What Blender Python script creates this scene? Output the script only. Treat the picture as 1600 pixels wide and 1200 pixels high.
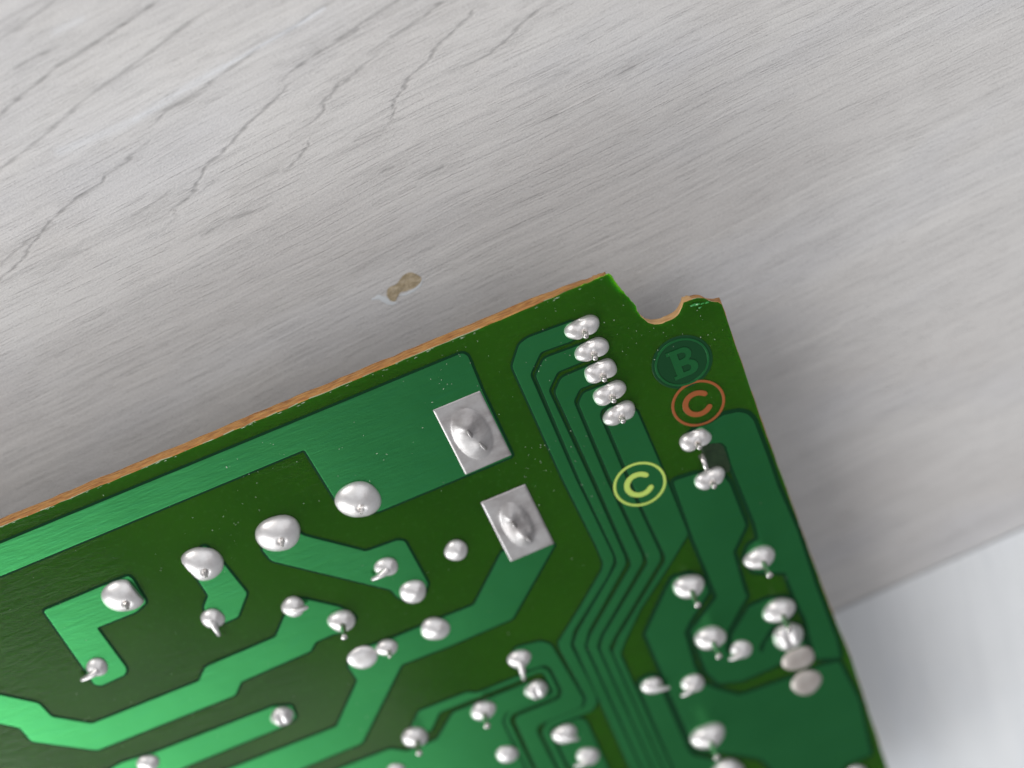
import bpy, bmesh, math, random
import numpy as np
from mathutils import Matrix, Vector
from mathutils.geometry import tessellate_polygon

for o in list(bpy.data.objects):
    bpy.data.objects.remove(o)
S = bpy.context.scene
MM = 0.001

# measured layout, millimetres; board plane: x along its long edge, y across it, origin at the board's corner
CAM_LOC=(-9.357, 81.176, 139.0)
CAM_ROT=[[0.923199, 0.377527, 0.071952], [-0.355319, 0.767089, 0.534156], [0.146465, -0.518698, 0.842319]]
TRACES={'wide_plane': [(-79.91, 5.57), (-23.1, 5.63), (-22.79, 5.19), (-22.98, 1.25), (-23.02, -6.67), (-27.75, -6.7), (-36.44, -6.77), (-38.49, -6.38), (-39.49, -4.23), (-39.6, -3.76), (-39.83, 2.65), (-70.64, 2.46), (-81.85, 2.44)], 'l_trace': [(-69.18, -2.99), (-63.11, -2.93), (-60.48, -2.94), (-60.31, -3.37), (-60.43, -6.4), (-61.8, -6.98), (-65.96, -6.97), (-65.87, -12.78), (-66.32, -13.36), (-68.94, -13.51), (-69.39, -13.08), (-69.27, -10.58)], 'hook': [(-55.04, -3.92), (-52.61, -3.0), (-52.03, -6.08), (-51.65, -9.81), (-53.66, -12.01), (-55.09, -12.04), (-56.54, -11.54), (-55.83, -9.44), (-54.87, -8.46), (-54.89, -5.7)], 't4': [(-48.06, -5.78), (-47.84, -7.42), (-39.16, -15.86), (-38.98, -17.01), (-38.23, -18.12), (-36.81, -17.98), (-35.82, -16.9), (-35.83, -11.19), (-36.31, -10.77), (-39.56, -10.61), (-44.04, -6.19), (-45.15, -3.79)], 't5': [(-27.87, -16.68), (-32.68, -21.5), (-38.15, -21.51), (-41.62, -21.59), (-44.42, -21.38), (-46.04, -21.62), (-46.75, -22.74), (-46.65, -24.87), (-51.06, -29.54), (-62.61, -29.53), (-74.45, -29.42), (-69.96, -34.83), (-56.54, -32.93), (-49.77, -32.75), (-42.04, -25.0), (-37.01, -25.08), (-30.01, -24.83), (-23.01, -18.16), (-25.59, -16.83)], 't6': [(-85.4, -3.3), (-77.9, -10.12), (-75.27, -12.76), (-75.06, -14.86), (-72.09, -17.55), (-60.44, -17.58), (-59.09, -16.26), (-51.46, -16.05), (-49.58, -14.08), (-48.03, -12.51), (-46.91, -13.28), (-44.47, -15.63), (-43.66, -17.49), (-45.85, -18.41), (-46.32, -18.25), (-48.41, -18.32), (-49.27, -19.15), (-56.94, -19.47), (-58.2, -20.77), (-73.27, -20.78), (-78.18, -16.69), (-78.26, -14.62), (-79.66, -13.18), (-87.25, -6.3)], 't7': [(-72.06, -23.54), (-68.56, -23.9), (-55.57, -24.03), (-53.94, -24.73), (-54.19, -26.34), (-56.18, -26.81), (-65.62, -26.94), (-74.8, -27.36), (-75.2, -24.08)], 't8': [(-55.53, -35.15), (-52.91, -34.96), (-47.52, -35.01), (-46.09, -36.22), (-42.69, -36.17), (-39.82, -33.55), (-31.79, -33.51), (-30.09, -34.25), (-29.98, -35.48), (-30.61, -36.02), (-35.05, -36.07), (-35.94, -37.08), (-36.24, -46.0), (-37.48, -51.24), (-58.01, -40.6)], 't9': [(-44.62, -33.59), (-42.89, -31.67), (-37.6, -31.72), (-36.7, -32.31), (-30.75, -32.24), (-29.63, -32.27), (-29.19, -32.98), (-29.21, -35.9), (-29.6, -36.57), (-34.52, -36.56), (-35.23, -37.27), (-35.53, -46.08), (-35.87, -46.0), (-35.55, -37.19), (-34.66, -36.18), (-29.81, -36.16), (-29.54, -35.82), (-29.61, -32.95), (-30.19, -32.64), (-41.13, -32.73), (-42.95, -34.72)], 't10': [(-32.09, -29.7), (-31.03, -28.56), (-29.78, -28.76), (-28.47, -28.99), (-27.75, -29.85), (-27.25, -38.35), (-27.88, -39.3), (-32.57, -39.34), (-33.21, -40.1), (-33.28, -47.56), (-34.99, -46.6), (-34.52, -37.86), (-34.21, -37.23), (-29.31, -37.13), (-28.68, -36.19), (-28.66, -32.69), (-29.1, -31.98), (-30.89, -31.87), (-31.99, -31.09)], 't12': [(-31.53, -40.83), (-31.05, -40.69), (-28.51, -40.66), (-28.03, -41.33), (-28.24, -50.18), (-31.38, -48.62), (-31.72, -46.1)], 'a': [(-12.91, 4.34), (-13.71, 4.36), (-17.17, 4.51), (-18.08, 4.22), (-19.47, 2.38), (-19.55, -11.26), (-19.29, -20.09), (-19.34, -22.52), (-19.77, -23.36), (-23.4, -26.86), (-26.91, -30.02), (-26.99, -31.01), (-26.77, -38.41), (-27.43, -39.45), (-31.64, -39.55), (-32.59, -40.55), (-32.79, -47.83), (-32.3, -48.11), (-32.05, -40.85), (-31.46, -40.25), (-27.01, -40.28), (-26.17, -39.54), (-25.91, -38.39), (-26.03, -30.87), (-25.08, -29.21), (-19.69, -24.29), (-18.48, -22.79), (-18.34, -21.98), (-18.56, -11.76), (-18.42, 0.89), (-16.67, 2.72), (-13.57, 2.54), (-12.42, 3.15)], 'b': [(-13.24, 1.72), (-16.56, 1.85), (-17.86, 0.54), (-18.12, -11.99), (-17.94, -22.19), (-18.13, -23.33), (-24.5, -29.52), (-25.48, -30.88), (-25.5, -32.29), (-25.98, -50.7), (-25.11, -51.19), (-24.8, -31.71), (-23.74, -29.93), (-17.5, -23.66), (-17.35, -22.85), (-17.34, -12.38), (-17.48, -1.46), (-16.02, 0.09), (-13.26, 0.09), (-11.99, -0.01), (-12.07, 1.52)], 'c': [(-13.17, -0.7), (-15.83, -0.76), (-16.88, -1.91), (-16.79, -12.66), (-16.83, -23.3), (-16.91, -24.14), (-23.47, -30.54), (-24.33, -31.78), (-24.79, -51.37), (-23.98, -51.82), (-23.68, -32.31), (-22.71, -30.94), (-15.95, -24.29), (-15.75, -23.5), (-15.95, -13.08), (-15.79, -3.6), (-14.76, -2.5), (-13.08, -2.56), (-11.93, -2.52), (-12.28, -0.84)], 'd': [(-12.94, -3.24), (-14.57, -3.2), (-15.32, -4.06), (-15.4, -13.37), (-15.22, -23.95), (-15.42, -24.74), (-22.36, -31.32), (-23.27, -32.73), (-23.67, -52.0), (-22.98, -52.38), (-22.62, -33.07), (-21.48, -31.79), (-14.23, -24.83), (-14.04, -24.04), (-14.21, -17.56), (-14.12, -6.22), (-13.78, -5.61), (-13.2, -5.42), (-11.85, -5.01), (-12.2, -3.3)], 'e': [(-13.05, -5.73), (-13.63, -6.46), (-13.66, -12.69), (-13.7, -17.82), (-13.51, -24.49), (-13.7, -25.28), (-21.17, -32.33), (-22.26, -33.84), (-22.67, -52.56), (-22.11, -52.87), (-21.84, -34.45), (-20.75, -32.93), (-17.99, -29.73), (-13.81, -26.02), (-10.76, -23.11), (-10.68, -14.52), (-10.77, -7.25), (-11.58, -6.07)], 't13': [(-10.02, -16.5), (-8.1, -16.65), (-5.62, -17.57), (-5.23, -19.27), (-5.22, -24.75), (-7.35, -27.33), (-7.78, -32.81), (-7.69, -33.41), (-8.37, -34.07), (-10.79, -36.74), (-11.84, -39.25), (-11.74, -40.07), (-11.22, -39.77), (-10.33, -37.55), (-7.73, -34.97), (-5.76, -34.89), (-3.91, -35.68), (-3.79, -37.71), (-4.82, -38.39), (-6.52, -38.44), (-8.57, -40.61), (-8.45, -41.65), (-7.3, -40.13), (-6.08, -39.34), (-4.03, -39.57), (-4.02, -43.05), (-4.25, -44.89), (-5.73, -45.08), (-6.75, -43.64), (-8.02, -43.84), (-11.31, -44.05), (-13.62, -43.19), (-14.3, -41.24), (-14.11, -35.06), (-12.56, -33.91), (-10.33, -32.11), (-10.32, -24.03)], 't14': [(-13.74, -27.68), (-15.02, -29.09), (-18.47, -33.21), (-18.56, -39.42), (-18.71, -41.82), (-18.78, -50.8), (-18.01, -51.65), (-16.31, -52.81), (-12.65, -55.91), (-12.06, -57.97), (-11.87, -63.58), (-7.54, -64.36), (-4.43, -61.48), (-1.51, -61.48), (-0.74, -53.04), (-1.3, -46.68), (-3.07, -46.32), (-4.68, -46.44), (-6.31, -46.36), (-11.14, -46.14), (-12.33, -46.0), (-14.22, -43.96), (-15.27, -42.49), (-15.44, -39.64), (-14.97, -34.89), (-14.02, -33.69), (-11.08, -30.98), (-11.09, -29.25), (-12.18, -27.95)], 't14b': [(-20.93, -38.83), (-21.41, -39.85), (-21.41, -41.54), (-21.73, -53.09), (-21.87, -57.91), (-17.06, -60.64), (-15.78, -56.42), (-16.95, -54.16), (-19.4, -51.83), (-19.64, -50.74), (-19.55, -41.56), (-19.1, -40.61), (-19.65, -38.83)], 't16': [(-6.98, -12.15), (-6.05, -11.66), (-4.8, -11.8), (-3.41, -11.46), (-1.96, -11.78), (-1.3, -12.35), (-0.98, -13.23), (-0.96, -14.92), (-0.94, -18.86), (-1.0, -21.76), (-0.69, -27.95), (-0.87, -35.24), (-0.77, -43.63), (-0.99, -46.05), (-3.28, -45.02), (-2.86, -39.15), (-3.09, -35.74), (-3.09, -32.34), (-4.76, -31.47), (-6.05, -30.7), (-6.41, -28.72), (-5.6, -27.36), (-4.37, -27.11), (-4.16, -25.03), (-4.29, -17.08), (-4.1, -14.97), (-4.4, -14.25), (-6.49, -13.45)]}
BOARD=[(-80.23, 7.15), (-67.91, 7.19), (-48.78, 7.21), (-29.97, 7.3), (-17.63, 7.33), (-11.48, 7.44), (-9.97, 7.42), (-8.36, 7.5), (-8.21, 7.25), (-8.02, 6.21), (-7.6, 4.59), (-7.2, 3.25), (-7.28, 2.85), (-7.14, 2.06), (-6.75, 1.21), (-6.25, 0.75), (-5.52, 0.54), (-4.64, 0.56), (-3.87, 0.85), (-3.42, 1.36), (-3.14, 1.76), (-2.36, 1.71), (-1.88, 1.66), (-1.3, 1.35), (-0.81, 0.75), (-0.24, 0.41), (0.0, 0.0), (-0.24, -13.12), (-0.22, -25.58), (-0.2, -39.14), (0.05, -47.01), (-0.33, -64.54), (-0.38, -81.85), (-99.69, -24.05)]
PADS=[[(-27.79, 1.35), (-23.06, 1.37), (-22.98, -6.57), (-27.75, -6.7)], [(-27.63, -10.28), (-23.05, -10.23), (-22.99, -18.09), (-27.62, -18.2)]]
JOINTS=[((-37.83, -4.75), 4.17, 'cone', None), ((-45.94, -4.79), 4.15, 'cone', None), ((-53.79, -4.83), 3.89, 'cone', None), ((-61.94, -4.83), 3.87, 'cone', None), ((-31.81, -14.47), 2.36, 'dome', None), ((-38.52, -13.13), 2.28, 'bent', (-1.8, -0.45)), ((-37.38, -17.06), 2.75, 'dome', None), ((-45.06, -17.11), 2.74, 'pin', (-0.67, -1.64)), ((-48.46, -13.43), 2.33, 'bent', (1.41, -0.3)), ((-37.35, -22.39), 2.88, 'dome', None), ((-42.43, -22.35), 2.16, 'pin', (-0.41, -1.27)), ((-45.03, -22.45), 2.92, 'flat', None), ((-55.81, -11.04), 2.3, 'bent', (-0.22, -1.94)), ((-68.18, -11.35), 2.16, 'bent', (-1.94, -0.42)), ((-55.35, -25.51), 2.36, 'split', None), ((-69.75, -24.83), 2.28, 'dome', None), ((-44.56, -34.63), 2.72, 'pin', (-0.95, -1.91)), ((-37.07, -34.66), 2.61, 'pin', (-0.43, -1.46)), ((-31.16, -30.01), 2.36, 'bent', (-0.59, -2.46)), ((-31.13, -34.75), 2.35, 'split', None), ((-30.61, -41.85), 2.61, 'bent', (1.18, -0.96)), ((-37.07, -41.66), 2.33, 'dome', None), ((-29.51, -46.08), 2.52, 'bent', (-1.72, -0.3)), ((-48.26, -38.09), 2.01, 'dome', None), ((-12.63, -29.35), 3.32, 'pin', (-0.02, -2.0)), ((-5.01, -29.27), 3.2, 'pin', (-0.09, -1.93)), ((-12.67, -36.69), 3.41, 'pin', (-0.2, -2.0)), ((-10.21, -39.93), 2.35, 'bent', (-1.55, -0.23)), ((-5.11, -36.73), 3.43, 'pin', (-0.22, -1.96)), ((-5.21, -40.48), 3.48, 'split', None), ((-5.08, -44.05), 3.52, 'flat', None), ((-5.26, -47.73), 3.57, 'flat', None), ((-20.19, -40.02), 2.26, 'bent', (1.66, -0.8)), ((-16.19, -41.79), 2.43, 'bent', (-1.6, -0.73)), ((-17.0, -49.59), 3.85, 'pin', (-0.23, -3.34)), ((-16.61, -55.96), 3.8, 'dome', None), ((-3.67, -63.44), 2.26, 'dome', None), ((-12.38, 3.42), 2.98, 'oval', (-0.18, -0.86)), ((-12.39, 0.89), 3.01, 'oval', (0.13, -1.14)), ((-12.37, -1.62), 3.04, 'oval', (0.09, -1.18)), ((-12.34, -4.15), 3.08, 'oval', (0.04, -1.25)), ((-12.29, -6.66), 3.1, 'oval', (-0.04, -1.39)), ((-6.65, -12.72), 3.12, 'oval', (-0.21, -1.27)), ((-6.71, -17.68), 3.18, 'oval', (-0.12, -1.45))]
RINGS=[((-5.18, -4.16), 5.14), ((-5.17, -9.09), 5.12), ((-13.13, -15.26), 5.16)]
CRACKS=[[(-49.84, 43.47), (-48.24, 43.91), (-46.93, 44.24), (-45.45, 44.49), (-43.14, 45.05), (-41.57, 45.48)], [(-53.23, 37.65), (-51.58, 38.11), (-48.79, 39.0), (-46.93, 39.47), (-45.03, 40.03), (-42.61, 40.34), (-40.42, 40.64), (-37.96, 41.04), (-34.97, 41.65), (-33.68, 41.99)], [(-56.22, 33.31), (-54.17, 33.62), (-50.59, 34.59), (-47.93, 35.22), (-45.13, 36.14), (-42.74, 36.74), (-40.19, 37.26), (-37.32, 37.97), (-35.5, 38.44), (-33.0, 38.95), (-30.28, 39.46), (-29.04, 39.71)], [(-61.01, 23.44), (-59.01, 24.4), (-56.21, 25.5), (-54.74, 26.4), (-51.58, 27.81), (-49.28, 28.55), (-46.97, 28.89), (-46.48, 29.35), (-44.16, 29.75), (-42.98, 30.22), (-41.23, 30.67)], [(-42.14, 31.83), (-40.22, 31.94), (-38.46, 32.67), (-36.01, 32.96), (-34.52, 33.21), (-33.69, 33.49), (-30.68, 34.04), (-28.34, 34.65), (-27.18, 34.72), (-25.04, 34.94), (-23.2, 35.52), (-21.31, 35.72), (-20.08, 35.98)], [(-44.17, 22.48), (-42.35, 23.22), (-42.32, 23.99), (-41.07, 24.33), (-39.83, 24.92), (-38.78, 25.6), (-38.56, 26.27), (-37.53, 26.69), (-35.97, 26.99), (-34.41, 27.79), (-32.39, 28.61), (-30.75, 29.22), (-29.14, 29.84), (-28.28, 30.44), (-26.54, 30.74)], [(-28.24, 31.02), (-26.59, 31.61), (-24.83, 31.96), (-23.83, 32.16), (-21.45, 32.4), (-19.61, 32.99), (-17.56, 33.02)], [(-31.92, 22.94), (-30.99, 23.41), (-29.91, 23.94), (-28.87, 24.43), (-28.53, 25.21)], [(-29.62, 26.09), (-27.89, 26.3), (-26.6, 26.84), (-25.89, 27.63), (-24.84, 27.9), (-24.3, 28.58), (-23.48, 28.87), (-22.02, 29.06), (-20.61, 29.4), (-19.08, 30.03)], [(-41.09, 20.5), (-38.5, 20.88), (-34.99, 20.7)], [(-55.98, 23.77), (-51.91, 23.73)], [(-36.65, 23.19), (-31.76, 23.51)], [(-58.9, 25.43), (-55.62, 26.55), (-52.23, 27.06)], [(-46.3, 24.81), (-43.73, 25.18), (-41.55, 25.73)], [(-48.9, 41.18), (-46.94, 41.47), (-43.79, 41.46)], [(-39.71, 32.94), (-37.06, 32.71), (-34.69, 32.85)], [(-24.23, 32.1), (-21.77, 32.54), (-20.28, 32.82), (-18.81, 33.1), (-16.14, 33.55), (-15.13, 33.8)], [(-26.3, 27.57), (-24.59, 28.28), (-22.24, 28.92), (-21.25, 29.32), (-19.02, 30.0)], [(-20.29, 30.21), (-18.25, 30.73), (-16.8, 30.92), (-15.09, 31.22), (-13.27, 31.81), (-12.53, 31.95)], [(-22.48, 23.07), (-21.04, 23.68), (-20.09, 25.25), (-19.11, 26.04), (-17.62, 26.83), (-16.24, 27.38), (-15.26, 28.08), (-13.37, 28.79), (-12.27, 29.25), (-10.72, 29.74), (-9.96, 30.23), (-8.74, 30.16)], [(-14.43, 25.64), (-12.1, 25.69), (-10.69, 25.78), (-9.35, 26.27), (-7.71, 26.98), (-6.15, 27.48), (-4.14, 28.0)], [(-23.81, 19.44), (-22.19, 19.34)], [(-21.4, 17.28), (-18.21, 17.5)], [(-6.8, 21.46), (-5.01, 21.27)], [(-25.48, 23.18), (-23.64, 23.1), (-21.56, 23.03)], [(-0.65, 19.18), (1.25, 19.31)], [(-9.33, 17.82), (-6.71, 17.9)]]
CHIP=[(-27.17, 8.26), (-26.16, 8.91), (-25.51, 8.9), (-25.02, 8.36), (-24.79, 7.8), (-25.14, 7.44), (-25.85, 7.17), (-26.8, 7.25), (-27.33, 7.42), (-27.73, 6.93), (-28.06, 6.63), (-28.42, 6.88), (-28.48, 7.67), (-28.09, 8.24), (-27.49, 8.26)]
CHIP_RIM=[[(-29.95, 7.77), (-29.24, 7.73), (-28.83, 7.15), (-28.42, 6.57), (-27.95, 6.42)], [(-27.46, 7.1), (-26.88, 6.9), (-26.01, 6.94), (-25.25, 7.19), (-24.63, 7.72)]]
SEAM=[(1.42, -51.43), (23.78, -50.06)]
SCUFFS=[([(-41.51, 33.02), (-38.03, 33.52), (-32.41, 34.23)], 0.35, 0.8), ([(-32.41, 34.23), (-24.77, 35.05), (-22.32, 35.48)], 0.16, 1.1), ([(-48.66, 33.08), (-44.74, 33.02), (-41.51, 33.02)], 0.5, 0.5), ([(-43.72, 42.81), (-41.24, 42.85)], 0.3, 0.6)]
FLUX=[(-6.23, -13.66), (-4.56, -14.33), (-4.49, -16.24), (-4.65, -17.82), (-6.0, -17.3), (-6.59, -16.25)]
CUT_LEAD=[(-6.65, -14.99), (-6.76, -16.17)]

# ------------------------------------------------------------ camera
cam = bpy.data.cameras.new('camera')
camo = bpy.data.objects.new('camera', cam)
S.collection.objects.link(camo)
m = Matrix(CAM_ROT).to_4x4()
m.translation = Vector(CAM_LOC) * MM
camo.matrix_world = m
cam.sensor_width = 36.0
cam.lens = 36.0 * 2600 / 1600
cam.clip_start = 0.005
cam.clip_end = 20
cam.dof.use_dof = True
cam.dof.focus_distance = 0.1505
cam.dof.aperture_fstop = 13.0
S.camera = camo

# ------------------------------------------------------------ light
S.view_settings.view_transform = 'Standard'
S.view_settings.look = 'None'
S.view_settings.exposure = 0.0
S.view_settings.gamma = 1.0
w = bpy.data.worlds.new('World')
S.world = w
w.use_nodes = True
bg = w.node_tree.nodes['Background']
bg.inputs['Color'].default_value = (0.90, 0.93, 1.0, 1)
bg.inputs['Strength'].default_value = 0.25


def window_light(name, direction, dist, sx, sy, power, color):  # area lamp, serves the windows and the added fills alike
    L = bpy.data.lights.new(name, 'AREA')
    L.shape = 'RECTANGLE'
    L.size = sx
    L.size_y = sy
    L.energy = power
    L.color = color
    o = bpy.data.objects.new(name, L)
    S.collection.objects.link(o)
    d = Vector(direction).normalized()
    o.location = d * dist + Vector((-0.03, 0, 0.01))
    o.rotation_euler = d.to_track_quat('Z', 'Y').to_euler()
    return o


window_light('window_light', (-0.42, 0.68, 0.56), 0.8, 0.38, 0.38, 3.0, (1.0, 0.975, 0.945))
window_light('side_window_light', (-0.58, -0.62, 0.52), 0.9, 0.62, 0.60, 2.4, (0.97, 1.0, 1.0))
window_light('room_fill_light', (0.35, 0.30, 0.88), 0.9, 0.80, 0.80, 2.35, (0.97, 0.98, 1.0))  # added overhead fill, softens and balances the shadows
window_light('left_fill_light', (-0.76, -0.48, 0.42), 0.40, 0.24, 0.20, 0.85, (0.97, 0.99, 1.0))  # added near lamp, sets the falloff from the left and the board's shadow

# ------------------------------------------------------------ helpers
rnd = random.Random(7)


def link(name, me, parent=None, mat=None):
    o = bpy.data.objects.new(name, me)
    S.collection.objects.link(o)
    if parent is not None:
        o.parent = parent
    for mm in (mat if isinstance(mat, (list, tuple)) else [mat]):
        if mm is not None:
            me.materials.append(mm)
    return o


def mesh(name, verts, faces, smooth=False):
    me = bpy.data.meshes.new(name)
    me.from_pydata([(x * MM, y * MM, z * MM) for x, y, z in verts], [], faces)
    if smooth:
        me.polygons.foreach_set('use_smooth', [True] * len(me.polygons))
    me.update()
    return me


def area2(p):
    return sum(p[i][0] * p[(i + 1) % len(p)][1] - p[(i + 1) % len(p)][0] * p[i][1] for i in range(len(p)))


def ccw(p):
    p = list(p)
    return p if area2(p) > 0 else p[::-1]


def round_corners(p, r, n=4):
    out = []
    N = len(p)
    for i in range(N):
        a, b, c = Vector(p[i - 1]), Vector(p[i]), Vector(p[(i + 1) % N])
        u, v = a - b, c - b
        if u.length < 1e-4 or v.length < 1e-4:
            out.append(tuple(b))
            continue
        ang = u.angle(v)
        if ang > math.radians(172):
            out.append(tuple(b))
            continue
        t = min(r, u.length * .42, v.length * .42)
        p0 = b + u.normalized() * t
        p2 = b + v.normalized() * t
        for k in range(n + 1):
            s = k / n
            q = p0 * (1 - s) ** 2 + b * 2 * s * (1 - s) + p2 * s * s
            out.append((q.x, q.y))
    return out


def offset(p, d):
    """outward offset of a ccw polygon"""
    out = []
    N = len(p)
    for i in range(N):
        a, b, c = Vector(p[i - 1]), Vector(p[i]), Vector(p[(i + 1) % N])
        e1, e2 = (b - a), (c - b)
        if e1.length < 1e-6:
            e1 = e2
        if e2.length < 1e-6:
            e2 = e1
        e1.normalize()
        e2.normalize()
        n = Vector((e1.y + e2.y, -(e1.x + e2.x)))
        if n.length < 1e-3:
            n = Vector((e1.y, -e1.x))
        n.normalize()
        k = max(0.55, n.dot(Vector((e1.y, -e1.x))))
        q = b + n * (d / k)
        out.append((q.x, q.y))
    return out


def tess(p):
    return [tuple(t) for t in tessellate_polygon([[Vector((x, y, 0)) for x, y in p]])]


def fix_tri(tris, pts):
    out = []
    for a, b, c in tris:
        A, B_, C_ = pts[a], pts[b], pts[c]
        s = (B_[0] - A[0]) * (C_[1] - A[1]) - (B_[1] - A[1]) * (C_[0] - A[0])
        out.append((a, b, c) if s > 0 else (a, c, b))
    return out


# ------------------------------------------------------------ materials
class NT:
    def __init__(self, name):
        self.m = bpy.data.materials.new(name)
        self.m.use_nodes = True
        self.t = self.m.node_tree
        self.b = self.t.nodes['Principled BSDF']
        self.out = self.t.nodes['Material Output']
        self.tc = self.t.nodes.new('ShaderNodeTexCoord')

    def set(self, **k):
        for a, v in k.items():
            self.b.inputs[a.replace('_', ' ')].default_value = v

    def lk(self, a, b):
        self.t.links.new(a, b)

    def map(self, scale, rot=0.0, src=None):
        n = self.t.nodes.new('ShaderNodeMapping')
        n.inputs['Scale'].default_value = scale
        n.inputs['Rotation'].default_value = (0, 0, rot)
        self.lk(src or self.tc.outputs['Object'], n.inputs['Vector'])
        return n.outputs[0]

    def noise(self, vec, scale=1.0, detail=3.0, rough=0.5, dist=0.0):
        n = self.t.nodes.new('ShaderNodeTexNoise')
        n.inputs['Scale'].default_value = scale
        n.inputs['Detail'].default_value = detail
        n.inputs['Roughness'].default_value = rough
        n.inputs['Distortion'].default_value = dist
        self.lk(vec, n.inputs['Vector'])
        return n.outputs['Fac']

    def ramp(self, fac, stops):
        n = self.t.nodes.new('ShaderNodeValToRGB')
        e = n.color_ramp.elements
        while len(e) < len(stops):
            e.new(0.5)
        for el, (p, c) in zip(e, stops):
            el.position = p
            el.color = (c, c, c, 1) if isinstance(c, (int, float)) else (*c, 1)
        self.lk(fac, n.inputs[0])
        return n.outputs[0]

    def mix(self, fac, a, b, mode='MIX'):
        n = self.t.nodes.new('ShaderNodeMix')
        n.data_type = 'RGBA'
        n.blend_type = mode
        for s, v in ((0, fac), (6, a), (7, b)):
            if isinstance(v, (int, float)):
                n.inputs[s].default_value = v
            elif isinstance(v, tuple):
                n.inputs[s].default_value = (*v, 1)
            else:
                self.lk(v, n.inputs[s])
        return n.outputs[2]

    def math(self, op, a, b=0.0):
        n = self.t.nodes.new('ShaderNodeMath')
        n.operation = op
        for s, v in ((0, a), (1, b)):
            if isinstance(v, (int, float)):
                n.inputs[s].default_value = v
            else:
                self.lk(v, n.inputs[s])
        return n.outputs[0]

    def bump(self, h, dist_mm, strength=1.0, prev=None):
        n = self.t.nodes.new('ShaderNodeBump')
        n.inputs['Distance'].default_value = dist_mm * MM
        n.inputs['Strength'].default_value = strength
        self.lk(h, n.inputs['Height'])
        if prev is not None:
            self.lk(prev, n.inputs['Normal'])
        return n.outputs[0]


ANG = math.radians(3.6)


def wood(name, base, dark, light, rot, bump_amt, groove=True, contrast=1.0, fibre=1.0):
    n = NT(name)
    # bend the fibres a little so they wander
    warp = n.t.nodes.new('ShaderNodeTexNoise')
    warp.inputs['Scale'].default_value = 28
    warp.inputs['Detail'].default_value = 2
    n.lk(n.tc.outputs['Object'], warp.inputs['Vector'])
    sub = n.t.nodes.new('ShaderNodeVectorMath')
    sub.operation = 'SUBTRACT'
    n.lk(warp.outputs['Color'], sub.inputs[0])
    sub.inputs[1].default_value = (.5, .5, .5)
    sc = n.t.nodes.new('ShaderNodeVectorMath')
    sc.operation = 'MULTIPLY'
    n.lk(sub.outputs[0], sc.inputs[0])
    sc.inputs[1].default_value = (0.004, 0.0022, 0)
    add = n.t.nodes.new('ShaderNodeVectorMath')
    add.operation = 'ADD'
    n.lk(n.tc.outputs['Object'], add.inputs[0])
    n.lk(sc.outputs[0], add.inputs[1])
    v = add.outputs[0]
    r0 = n.map((1, 1, 1), rot, v)
    fine = n.noise(n.map((100, 6200, 1), 0, r0), 1, 3, .6)
    mid = n.noise(n.map((35, 2000, 1), 0, r0), 1, 3, .55)
    broad = n.noise(n.map((11, 420, 1), 0, r0), 1, 3, .55)
    blot = n.noise(n.map((35, 70, 1), 0, r0), 1, 4, .6)
    pores = n.noise(n.map((200, 7000, 1), 0, r0), 1, 2, .5)
    speck = n.noise(n.map((4200, 6500, 1), 0, r0), 1, 3, .7)
    c = n.mix(n.ramp(blot, [(.35, 0.0), (.7, 1.0)]), base, light)
    tint = n.noise(n.map((22, 60, 1), 0, r0), 1.3, 3, .5)
    c = n.mix(n.ramp(tint, [(.5, 0.0), (.72, .55)]), c, tuple(x * y for x, y in zip(base, (.93, .97, 1.06))))
    c = n.mix(n.math('MULTIPLY', n.ramp(mid, [(.36, 1.0), (.55, 0.0)]), .20 * contrast), c, dark)
    c = n.mix(n.math('MULTIPLY', n.ramp(fine, [(.34, 1.0), (.52, 0.0)]), .26 * contrast), c, dark)
    c = n.mix(n.math('MULTIPLY', n.ramp(broad, [(.38, 1.0), (.55, 0.0)]), .17 * contrast), c, dark)
    c = n.mix(n.math('MULTIPLY', n.ramp(speck, [(.48, 0.0), (.70, 1.0)]), .7), c, light)
    c = n.mix(n.math('MULTIPLY', n.ramp(speck, [(.30, 1.0), (.48, 0.0)]), .22), c, dark)
    if groove:
        at = n.t.nodes.new('ShaderNodeAttribute')
        at.attribute_name = 'groove'
        c = n.mix(n.math('MULTIPLY', at.outputs['Fac'], .47), c, tuple(x * .38 for x in dark))
        a2 = n.t.nodes.new('ShaderNodeAttribute')
        a2.attribute_name = 'scuff'
        c = n.mix(n.math('MULTIPLY', a2.outputs['Fac'], .5), c, (.84, .86, .9))
    n.lk(c, n.b.inputs['Base Color'])
    b = n.bump(mid, .06 * bump_amt, 1)
    b = n.bump(fine, .035 * bump_amt * fibre, 1, b)
    b = n.bump(n.ramp(pores, [(.30, 0.0), (.44, 1.0)]), .035 * bump_amt * fibre, 1, b)
    b = n.bump(speck, .06 * bump_amt, 1, b)
    n.lk(b, n.b.inputs['Normal'])
    n.lk(n.ramp(fine, [(.3, .85), (.7, .70)]), n.b.inputs['Roughness'])
    n.set(Specular_IOR_Level=.18)
    return n.m


M_wood = wood('greyed_oak_laminate', (.625, .597, .578), (.41, .395, .39), (.71, .69, .672), -ANG, 1.0)
M_white = wood('whitewashed_laminate', (.79, .80, .81), (.60, .615, .63), (.84, .85, .86), -math.radians(87), .6, False, .7)

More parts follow.
